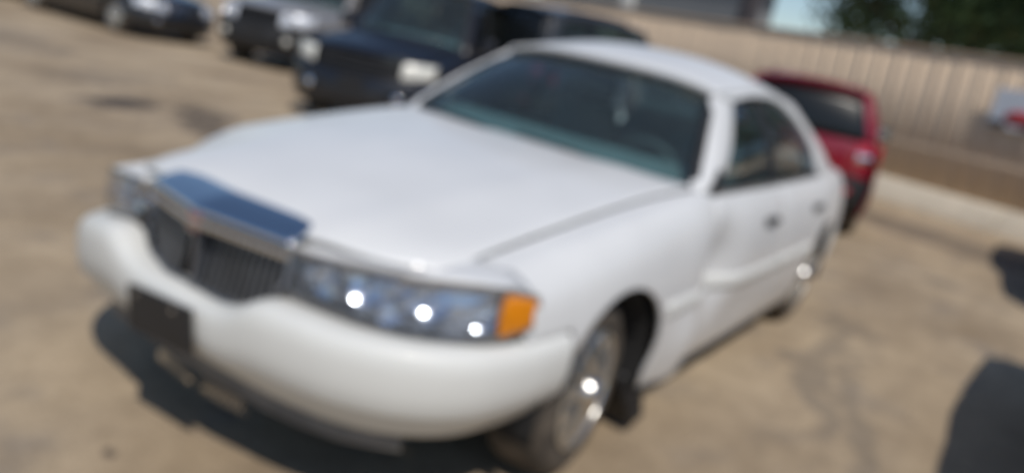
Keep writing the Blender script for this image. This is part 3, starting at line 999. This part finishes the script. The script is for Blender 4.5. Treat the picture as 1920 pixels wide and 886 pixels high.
# ------------------------------------------------------------------ beyond the fence
def leaf_mat(name, c1, c2):
    m = bpy.data.materials.new(name); m.use_nodes = True
    nt = m.node_tree; b = nt.nodes['Principled BSDF']
    b.inputs['Roughness'].default_value = .55
    n = nt.nodes.new('ShaderNodeTexNoise'); n.inputs['Scale'].default_value = 1.4; n.inputs['Detail'].default_value = 5
    tc = nt.nodes.new('ShaderNodeTexCoord'); nt.links.new(tc.outputs['Object'], n.inputs['Vector'])
    r = nt.nodes.new('ShaderNodeValToRGB'); r.color_ramp.elements[0].position = .35; r.color_ramp.elements[1].position = .68
    r.color_ramp.elements[0].color = (*c1, 1); r.color_ramp.elements[1].color = (*c2, 1)
    nt.links.new(n.outputs['Fac'], r.inputs['Fac']); nt.links.new(r.outputs['Color'], b.inputs['Base Color'])
    return m
MT['leaf'] = leaf_mat('leaves', (.035, .065, .024), (.085, .135, .05))
MT['bark'] = mat('bark', (.06, .045, .035), .9, vary=.3, scale=10, bump=.5, bscale=18)
def tree(loc, hgt, rad, seed, label):
    rn = random.Random(seed)
    root = empty('tree', loc); tag(root, label, 'tree', 'trees beyond the fence')
    v, f = [], []
    def limb(pts, r0, r1):
        nonlocal v, f
        n = len(v)
        pts = [Vector(p) for p in pts]
        for i, p in enumerate(pts):
            d = (pts[min(i + 1, len(pts) - 1)] - pts[max(0, i - 1)]).normalized(); a = d.orthogonal().normalized(); b = d.cross(a)
            r = r0 + (r1 - r0) * i / (len(pts) - 1)
            for k in range(8):
                t = math.pi * k / 4; v.append(p + (a * math.cos(t) + b * math.sin(t)) * r)
        for i in range(len(pts) - 1):
            for k in range(8):
                f.append((n + i * 8 + k, n + i * 8 + (k + 1) % 8, n + (i + 1) * 8 + (k + 1) % 8, n + (i + 1) * 8 + k))
    th = hgt * .42
    limb([(0, 0, -.1), (.05, .03, th * .5), (.1, -.05, th), (.0, .1, hgt * .8)], .24, .07)
    cl = []
    for i in range(11):
        a = i * 2.4 + rn.uniform(-.4, .4); z0 = th * rn.uniform(.6, 1.25); L_ = rad * rn.uniform(.6, .95)
        e = Vector((math.cos(a) * L_, math.sin(a) * L_, z0 + rn.uniform(.2, .6) * (hgt - th)))
        limb([(0.05, 0, z0), e * .5 + Vector((0, 0, z0 * .45)), e], .08, .02)
        cl.append(e)
    obj('trunk', v, f, 'bark', root)
    for i in range(34):
        a = rn.uniform(0, 6.28); q = rad * math.sqrt(rn.random()) * .9
        cl.append(Vector((math.cos(a) * q, math.sin(a) * q, hgt * .36 + (hgt * .62) * rn.random() * (1 - .35 * (q / rad)**2))))
    lv, lf = [], []
    for c0 in cl:
        cr = rad * rn.uniform(.22, .36)
        for j in range(230):
            d = Vector((rn.gauss(0, 1), rn.gauss(0, 1), rn.gauss(0, .8))).normalized() * cr * (rn.random()**.45)
            p = c0 + d
            s = rn.uniform(.07, .15)
            a = Vector((rn.gauss(0, 1), rn.gauss(0, 1), rn.gauss(0, 1))).normalized(); b = a.orthogonal().normalized()
            n = len(lv)
            lv += [p - a * s, p + b * s * .5, p + a * s, p - b * s * .5]
            lf.append((n, n + 1, n + 2, n + 3))
    cr_ = obj('crown', lv, lf, 'leaf', root)
    cr_['kind'] = 'stuff'
    return root
tree((-17.5, -.3, 0), 6.6, 2.9, 1, 'leafy green tree over the fence, left of the two above the sign')
tree((-16.6, 3.2, 0), 7.4, 3.2, 2, 'leafy green tree over the fence, furthest right above the sign')

MT['bld'] = mat('grey_cladding', (.20, .21, .22), .6, vary=.08, scale=2)
MT['bld_dark'] = mat('dark_trim', (.07, .06, .065), .6, vary=.1, scale=2)
MT['bld_white'] = mat('white_trim', (.7, .7, .68), .5, vary=.05, scale=2)
MT['blue_roof'] = mat('blue_roof_sheet', (.16, .28, .46), .5, vary=.06, scale=2)

# ------------------------------------------------------------------ the white sedan
TOWN = Car(town=True, paint='white', glassmat='side_glass', ws_glass='glass', wb=2.99, rt=.335, wt=.225, rrim=.222, zax=.335, ywheel=.905, ra=.385, spokes=12, rim_mat='wheel_metal', wstyle='chrome', steer=6.0,
    zsill=.235, x_nose=.56, x_quarter=-4.0, doors=(-.73, -.90, -1.88, -2.78, -2.92), handles=(-1.62, -2.62), z_handle=.835, handle_mat='black',
    ymax=[(.9, .90), (.56, .948), (.3, .968), (0, .978), (-1, .985), (-2, .985), (-3, .97), (-3.5, .925), (-4.0, .855)],
    zc=[(.8, .815), (.5, .838), (.2, .878), (-.2, .93), (-.6, .972), (-.9, .985), (-1.9, .99), (-2.9, .995), (-3.5, .99), (-4.2, .955)],
    yc=[(.8, .80), (.4, .835), (0, .86), (-.6, .873), (-1.0, .875), (-2, .875), (-3, .85), (-3.6, .80), (-4.1, .74)],
    ycut=[(.8, .70), (.66, .725), (.2, .745), (-.4, .77), (-.9, .80), (-2.5, .79), (-3.3, .71), (-4.2, .66)],
    zcut=[(.8, .822), (.62, .838), (.4, .868), (.2, .895), (-.2, .946), (-.6, .985), (-.9, .998), (-2.9, 1.01), (-3.4, 1.005), (-4.2, .97)],
    zhood=[(.95, .85), (.7, .89), (.4, .938), (0, .982), (-.4, 1.004), (-.8, 1.008)], hood_ridge=.005,
    hood_front=[(0, .90), (.45, .895), (.55, .89), (.8, .815), (.93, .735), (1.0, .67)], hood_rear=(-.70, -.80),
    ws_base=(-.68, -.82, .80, 1.0, .992), ws_top=(-1.24, -1.33, .60, 1.415, 1.37), roof_rear=(-2.72, -2.80),
    yroof=[(-.8, .66), (-1.3, .612), (-1.9, .625), (-2.5, .615), (-2.9, .60), (-3.4, .62)], zrail=[(-.8, 1.34), (-1.3, 1.372), (-1.8, 1.41), (-2.3, 1.405), (-2.85, 1.35), (-3.4, 1.2)],
    zroof=[(-1.2, 1.418), (-1.45, 1.475), (-1.75, 1.52), (-2.05, 1.53), (-2.4, 1.50), (-2.8, 1.41)],
    win_in=[(-.98, 0.0), (-1.49, .93), (-1.75, .965), (-2.2, .955), (-2.5, .80), (-2.74, .47), (-2.86, 0.0)],
    win_out=[(-.83, 0.0), (-1.33, 1.0), (-1.7, 1.0), (-2.2, 1.0), (-2.8, 1.0), (-3.1, .55), (-3.38, 0.0)],
    bpill=.05, pillar_mat='black', trim_mat='grey_plastic', mirror=False, mould=(.555, .625), mould_mat='white_bumper', sill_mat='underbody', x_under=.40, roof_rack=False,
    fp=[(0, .965), (.36, .955), (.54, .925), (.71, .862), (.80, .785), (.87, .70), (.92, .615), (.955, .54)],
    zb0=.358, z_fb=.652, bumper_mat='white_bumper', fb_lip=True,
    fb_curve=[(1.055, 0), (1.052, .2), (1.035, .42), (.985, .62), (.885, .79), (.73, .905), (.54, .952), (.335, .968)],
    fb_top=lambda y, x: T([(0, .578), (.16, .578), (.26, .60), (.34, .648), (.42, .657), (.6, .654), (.85, .652), (.97, .650)], y),
    fb_prof=[(0, -.13, .335), (0, -.078, None), (.10, -.052, None), (.26, -.020, None), (.30, -.008, None), (.34, .002, None), (.55, .014, None), (.78, .016, None), (.90, .010, None), (.97, -.004, None), (1, -.03, None), (1, -.09, None)],
    front=front_town, rear='sedan', bl_base=(-3.42, -3.36, .69, 1.015, 1.005), bl_top=(-2.73, -2.81, .575, 1.405, 1.345), x_tail=-4.18,
    ztrunk=[(-3.3, 1.03), (-3.8, 1.03), (-4.2, .985)], rp=[(0, -4.21), (.4, -4.20), (.6, -4.15), (.74, -4.06), (.80, -3.99)], z_rb=.66,
    rb_curve=[(-4.30, 0), (-4.29, .3), (-4.23, .56), (-4.10, .74), (-3.86, .865), (-3.58, .915), (-3.40, .935)], rb_prof=[(0, -.05, .28), (.15, 0, None), (.6, .012, None), (.9, 0, None), (1, -.08, None)], rb_mat='white_bumper', dark_back=False, tl0=0)
town = build_car(TOWN, 'white_sedan', 'white four door luxury sedan with upright grille and missing door mirror, filling the foreground', 'car')

# knocks of a scrapped car: sagging right front corner, dented driver's door, pushed fender
def sm(a, b, x):
    t = min(1, max(0, (x - a) / (b - a))); return t * t * (3 - 2 * t)
def knock(x, y, z, nm):
    dz = -.092 * sm(-.30, -.90, y) * sm(.18, .66, x)
    dy = .065 * sm(-.62, -.92, y) * sm(.35, .62, x) * sm(.58, .70, z)
    if y > .6 and nm in ('front_door', 'side_moulding', 'fender'):
        dy -= .105 * math.exp(-((x + .97) / .15)**2 - ((z - .66) / .17)**2)
        dy -= .022 * math.exp(-((x + 1.35) / .3)**2 - ((z - .42) / .10)**2)
        if nm == 'fender' and x < -.3: dy += .045 * sm(.62, .40, z) * sm(-.35, -.70, x)
    dx = .035 * sm(.62, .42, z) * sm(-.45, -.72, x) if nm == 'fender' and y > .6 else 0.0
    return dx, dy, dz
for o in list(town.children_recursive):
    if o.type != 'MESH': continue
    if o.name.split('.')[0] in ('wheel', 'tyre', 'rim', 'hub_cap', 'steering_wheel', 'steering_hub'): continue
    if o.location.length > 1e-6:
        if o.parent.name.startswith('headlamp'): o.location.z += knock(*o.location, '')[2]
        continue
    nm = o.name.split('.')[0]
    for v in o.data.vertices:
        dx, dy, dz = knock(*v.co, nm)
        v.co.x += dx; v.co.y += dy; v.co.z += dz

sh = boxes('splash_shield', [(-.05, .05, -.13, .06, -.13, .13)], 'black', town, .02)
sh.location = (-.47, .86, .17); sh.rotation_euler = (R(6), R(24), R(-12))

# ------------------------------------------------------------------ other cars
def scaled(base, **k):
    d = dict(base); d.update(k); return Car(**d)
def sedan(**k):
    b = dict(TOWN.__dict__)
    b.update(town=False, glassmat='tint', wb=2.75, rt=.32, rrim=.205, zax=.32, ra=.37, spokes=8, steer=0, paint='black_paint', bumper_mat='black_paint', rb_mat='black_paint', mirror=True, mirror_mat='black_paint', mould=None,
        x_quarter=-3.55, doors=(-.62, -.78, -1.66, -2.48, -2.66), handles=(-1.45, -2.36), z_handle=.80, wstyle='alloy',
        ymax=[(.9, .84), (.5, .885), (.2, .905), (0, .912), (-1, .918), (-2, .918), (-2.9, .905), (-3.5, .86)], ywheel=.86,
        zc=[(.8, .72), (.5, .77), (.2, .82), (-.2, .87), (-.6, .91), (-.9, .93), (-1.9, .95), (-2.9, .975), (-3.6, .96)],
        yc=[(.8, .74), (.4, .775), (0, .79), (-.6, .80), (-2, .805), (-2.9, .79), (-3.6, .75)],
        ycut=[(.8, .66), (.4, .69), (0, .71), (-.8, .74), (-2.4, .74), (-3, .69), (-3.6, .67)], zcut=[(.8, .735), (.5, .79), (.2, .84), (-.2, .885), (-.6, .925), (-.9, .945), (-2.9, .985), (-3.6, .975)],
        zhood=[(.9, .77), (.5, .845), (0, .92), (-.4, .96), (-.8, .98)], hood_front=[(0, .82), (.5, .79), (1, .62)], hood_rear=(-.55, -.66), x_nose=.52,
        ws_base=(-.50, -.70, .735, .965, .945), ws_top=(-1.18, -1.28, .57, 1.41, 1.36), roof_rear=(-2.35, -2.45),
        yroof=[(-.7, .62), (-1.3, .585), (-1.9, .59), (-2.4, .57), (-3.1, .56)], zrail=[(-.7, 1.33), (-1.3, 1.36), (-1.8, 1.385), (-2.3, 1.36), (-2.6, 1.31), (-3.1, 1.15)], zroof=[(-1.1, 1.41), (-1.5, 1.45), (-1.9, 1.455), (-2.5, 1.37)],
        win_in=[(-.98, 0), (-1.45, .93), (-1.7, .965), (-2.1, .94), (-2.38, .74), (-2.6, .35), (-2.68, 0)], win_out=[(-.70, 0), (-1.28, 1), (-1.6, 1), (-2.0, 1), (-2.45, 1), (-2.8, .5), (-3.1, 0)],
        fp=[(0, .90), (.4, .88), (.6, .82), (.75, .70), (.83, .58), (.87, .50)], zb0=.26, z_fb=.60, fb_curve=[(.93, 0), (.925, .25), (.88, .5), (.78, .7), (.62, .83), (.46, .885), (.33, .90)], fb_top=lambda y, x: T([(0, .53), (.35, .54), (.6, .575), (.9, .60)], y),
        fb_prof=[(0, -.06, .24), (0, -.02, None), (.15, .005, None), (.5, .012, None), (.85, .005, None), (1, -.02, None), (1, -.08, None)],
        front=front_generic, hl_y=(.40, .86), hl_top=lambda y: T([(0, .73), (.4, .735), (.87, .755)], y), hl_b=.0, hl_mat='housing', rake=.25, grille_bars=4, grille_mat='chrome', fog=False,
        bl_base=(-3.12, -3.05, .66, .99, .985), bl_top=(-2.36, -2.46, .54, 1.385, 1.31), x_tail=-3.66, ztrunk=[(-3, 1.0), (-3.4, 1.005), (-3.7, .97)], rp=[(0, -3.70), (.4, -3.69), (.6, -3.63), (.75, -3.55), (.81, -3.5)], z_rb=.63,
        rb_curve=[(-3.78, 0), (-3.77, .3), (-3.70, .6), (-3.58, .79), (-3.4, .87), (-3.25, .89), (-3.14, .895)])
    b.update(k)
    return Car(**b)
def boxy(H=1.7, **k):
    s = (H - .95) / .75
    zr = lambda z: .95 + (z - .95) * s
    b = dict(sedan().__dict__)
    b.update(rear='box', wb=2.65, rt=.345, rrim=.215, zax=.345, ra=.40, zsill=.29, roof_rack=False, sill_mat='black', dark_back=True,
        x_quarter=-3.30, doors=(-.60, -.74, -1.58, -2.36, -2.52), handles=(-1.38, -2.26), z_handle=.93,
        zc=[(.8, .86), (.5, .92), (.2, .96), (-.2, 1.0), (-.6, 1.03), (-.9, 1.045), (-1.9, 1.06), (-3.4, 1.08)],
        ymax=[(.9, .84), (.5, .89), (0, .915), (-1, .92), (-2, .92), (-2.9, .91), (-3.4, .88)], yc=[(.8, .76), (.4, .80), (0, .815), (-.6, .82), (-2, .825), (-3.4, .80)],
        ycut=[(.8, .68), (.4, .71), (0, .73), (-.8, .755), (-3.4, .75)], zcut=[(.8, .875), (.5, .935), (.2, .98), (-.2, 1.02), (-.6, 1.05), (-.9, 1.06), (-3.4, 1.1)],
        zhood=[(.9, .92), (.5, .99), (0, 1.05), (-.4, 1.08), (-.8, 1.09)], hood_front=[(0, .80), (.5, .77), (1, .62)], hood_rear=(-.48, -.60),
        ws_base=(-.44, -.64, .75, 1.07, 1.055), ws_top=(-1.0, -1.10, .60, zr(1.65), zr(1.60)), roof_rear=(-3.20, -3.12),
        yroof=[(-.6, .66), (-1.1, .615), (-1.9, .625), (-2.6, .615), (-3.4, .60)], zrail=[(-.6, zr(1.57)), (-1.1, zr(1.60)), (-1.8, zr(1.635)), (-2.6, zr(1.625)), (-3.4, zr(1.58))], zroof=[(-1, zr(1.65)), (-1.5, zr(1.69)), (-2.2, zr(1.70)), (-3.2, zr(1.655))],
        win_in=[(-.92, 0), (-1.26, .90), (-1.5, .94), (-2.2, .94), (-2.75, .92), (-2.98, .85), (-3.08, .5), (-3.10, .03)], win_out=[(-.64, 0), (-1.10, 1), (-1.5, 1), (-2.2, 1), (-2.8, 1), (-3.12, 1), (-3.22, .5), (-3.32, 0)], bpill=.05,
        fp=[(0, .88), (.4, .86), (.6, .80), (.75, .70), (.83, .60), (.87, .52)], zb0=.34, z_fb=.74, fb_curve=[(.93, 0), (.925, .25), (.88, .5), (.79, .7), (.64, .83), (.48, .885), (.37, .90)],
        fb_top=lambda y, x: T([(0, .66), (.35, .67), (.6, .70), (.9, .73)], y), hl_top=lambda y: T([(0, .875), (.4, .88), (.87, .90)], y), rake=.2,
        x_tail=-3.34, rp=[(0, -3.40), (.4, -3.39), (.6, -3.35), (.76, -3.28), (.85, -3.20), (.90, -3.10)], z_rb=.72, tl0=.10,
        rb_curve=[(-3.48, 0), (-3.47, .3), (-3.42, .6), (-3.32, .79), (-3.18, .88), (-3.08, .90), (-3.06, .905)], rb_prof=[(0, -.05, .34), (.1, 0, None), (.6, .012, None), (.9, 0, None), (1, -.08, None)], rb_mat='black')
    b.update(k)
    return Car(**b)

# minivan: navy, fogged headlamps
van = boxy(grille_mat='black', H=1.76, paint='navy', bumper_mat='navy', rb_mat='navy', mirror_mat='navy', hl_mat='fog_lens', fog=False, wb=3.0, x_quarter=-3.75, doors=(-.60, -.80, -1.70, -2.52, -2.66), handles=(-1.5, -1.95), z_handle=.88,
    zc=[(.8, .80), (.5, .85), (.2, .89), (-.2, .94), (-.6, .98), (-.9, 1.0), (-1.9, 1.02), (-3.8, 1.04)], zcut=[(.8, .815), (.5, .865), (.2, .91), (-.2, .96), (-.6, 1.0), (-.9, 1.02), (-3.8, 1.06)],
    zhood=[(.9, .85), (.5, .92), (0, 1.0), (-.4, 1.05), (-.8, 1.08)], ws_base=(-.36, -.62, .77, 1.06, 1.01), ws_top=(-1.16, -1.26, .62, 1.71, 1.66), zsill=.24, z_fb=.68,
    fb_top=lambda y, x: T([(0, .58), (.35, .59), (.6, .62), (.9, .66)], y), hl_top=lambda y: T([(0, .80), (.4, .81), (.87, .84)], y), zb0=.28, hl_b=.035, hl_y=(.55, .88),
    ymax=[(.9, .90), (.5, .95), (0, .965), (-1, .975), (-2, .975), (-3, .96), (-3.8, .92)], yc=[(.8, .80), (.4, .84), (0, .86), (-.6, .865), (-2, .87), (-3.8, .84)], ywheel=.90,
    ycut=[(.8, .72), (.4, .75), (0, .77), (-.8, .80), (-3.8, .78)],
    yroof=[(-.6, .68), (-1.2, .635), (-1.9, .65), (-2.8, .64), (-3.8, .62)], roof_rear=(-3.62, -3.54),
    zrail=[(-.6, 1.62), (-1.2, 1.66), (-1.9, 1.70), (-2.8, 1.69), (-3.7, 1.62)], zroof=[(-1.1, 1.71), (-1.7, 1.755), (-2.5, 1.76), (-3.6, 1.70)],
    win_in=[(-.96, 0), (-1.42, .90), (-1.7, .94), (-2.4, .94), (-3.1, .92), (-3.38, .85), (-3.48, .5), (-3.50, .03)], win_out=[(-.62, 0), (-1.26, 1), (-1.7, 1), (-2.4, 1), (-3.1, 1), (-3.54, 1), (-3.64, .5), (-3.76, 0)],
    fp=[(0, .90), (.4, .88), (.6, .83), (.78, .72), (.88, .60), (.92, .52)], fb_curve=[(.95, 0), (.945, .25), (.90, .5), (.81, .72), (.66, .88), (.48, .94), (.37, .955)],
    x_tail=-3.80, rp=[(0, -3.86), (.4, -3.85), (.6, -3.80), (.8, -3.72), (.90, -3.64), (.94, -3.55)], rb_curve=[(-3.95, 0), (-3.94, .3), (-3.88, .6), (-3.77, .82), (-3.6, .93), (-3.5, .95), (-3.45, .955)])
build_car(van, 'minivan', 'dark navy minivan with cloudy white headlamps parked behind the white sedan', 'minivan', (-5.3, -5.22, 0), R(21)).scale = (1.02, 1.02, 1.08)

suv = boxy(H=1.84, paint='silver', bumper_mat='black', rb_mat='black', mirror_mat='black', hl_mat='housing', fog=True, roof_rack=True, grille_mat='black')
build_car(suv, 'silver_suv', 'silver grey suv with black bumper parked beside the navy minivan', 'suv', (-7.75, -10.15, 0), R(20)).scale = (1.08, 1.08, 1.14)

red = boxy(H=1.68, paint='red', bumper_mat='red', rb_mat='black', mirror_mat='black', roof_rack=True)
build_car(red, 'red_suv', 'red compact suv seen from behind, nose to the tan fence', 'suv', (-9.95, -1.02, 0), R(193))

blk = sedan()
build_car(blk, 'black_sedan', 'black sedan parked sideways at the upper left beside the silver suv', 'car', (-6.9, -12.9, 0), R(93))
far = sedan(paint='charcoal', bumper_mat='charcoal', rb_mat='charcoal', mirror_mat='charcoal')
build_car(far, 'charcoal_sedan', 'charcoal sedan at the far upper left corner beyond the black sedan', 'car', (-6.5, -18.4, 0), R(6))
bg = boxy(H=1.98, roof_rack=True, paint='charcoal', bumper_mat='charcoal', rb_mat='black', mirror_mat='black')
build_car(bg, 'charcoal_suv', 'charcoal suv of which only the roof shows above the white sedan roof', 'suv', (-11.1, -4.15, 0), R(163))
na = sedan(mirror=False, paint='charcoal', bumper_mat='charcoal', rb_mat='charcoal', mirror_mat='charcoal')
build_car(na, 'dark_sedan', 'dark sedan at the lower right edge casting a black shadow on the dirt', 'car', (.12, 3.38, 0), R(0))
nb = boxy(H=1.72, mirror=False, paint='black_paint', bumper_mat='black', rb_mat='black', mirror_mat='black')
build_car(nb, 'black_suv', 'black suv at the right edge, parked behind the dark sedan', 'suv', (-6.6, 3.40, 0), R(0))

# grey shed beyond the fence
bl_ = empty('grey_shed', (-24.8, -11.1, 0), frame_rz)
tag(bl_, 'grey metal clad shed with a dark corner post showing above the fence', 'building')
for i in range(14):
    boxes('wall_panel', [(-7 + i * .8, -7 + i * .8 + .79, 0, .05, 0, 4.6)], 'bld', bl_, .01)
boxes('side_wall', [(4.15, 4.2, .05, 1.6, 0, 4.6)], 'bld', bl_)
boxes('rear_wall', [(-7, 4.15, 1.55, 1.6, 0, 4.6)], 'bld', bl_)
boxes('corner_post', [(4.2, 4.75, -.05, .3, 0, 4.9)], 'bld_dark', bl_, .02)
boxes('roof', [(-7.3, 4.8, -.2, 1.8, 4.6, 4.75)], 'bld_dark', bl_, .02)
boxes('roof_vent', [(-1.6, -.9, -.1, .4, 3.0, 3.9)], 'bld_white', bl_, .04)
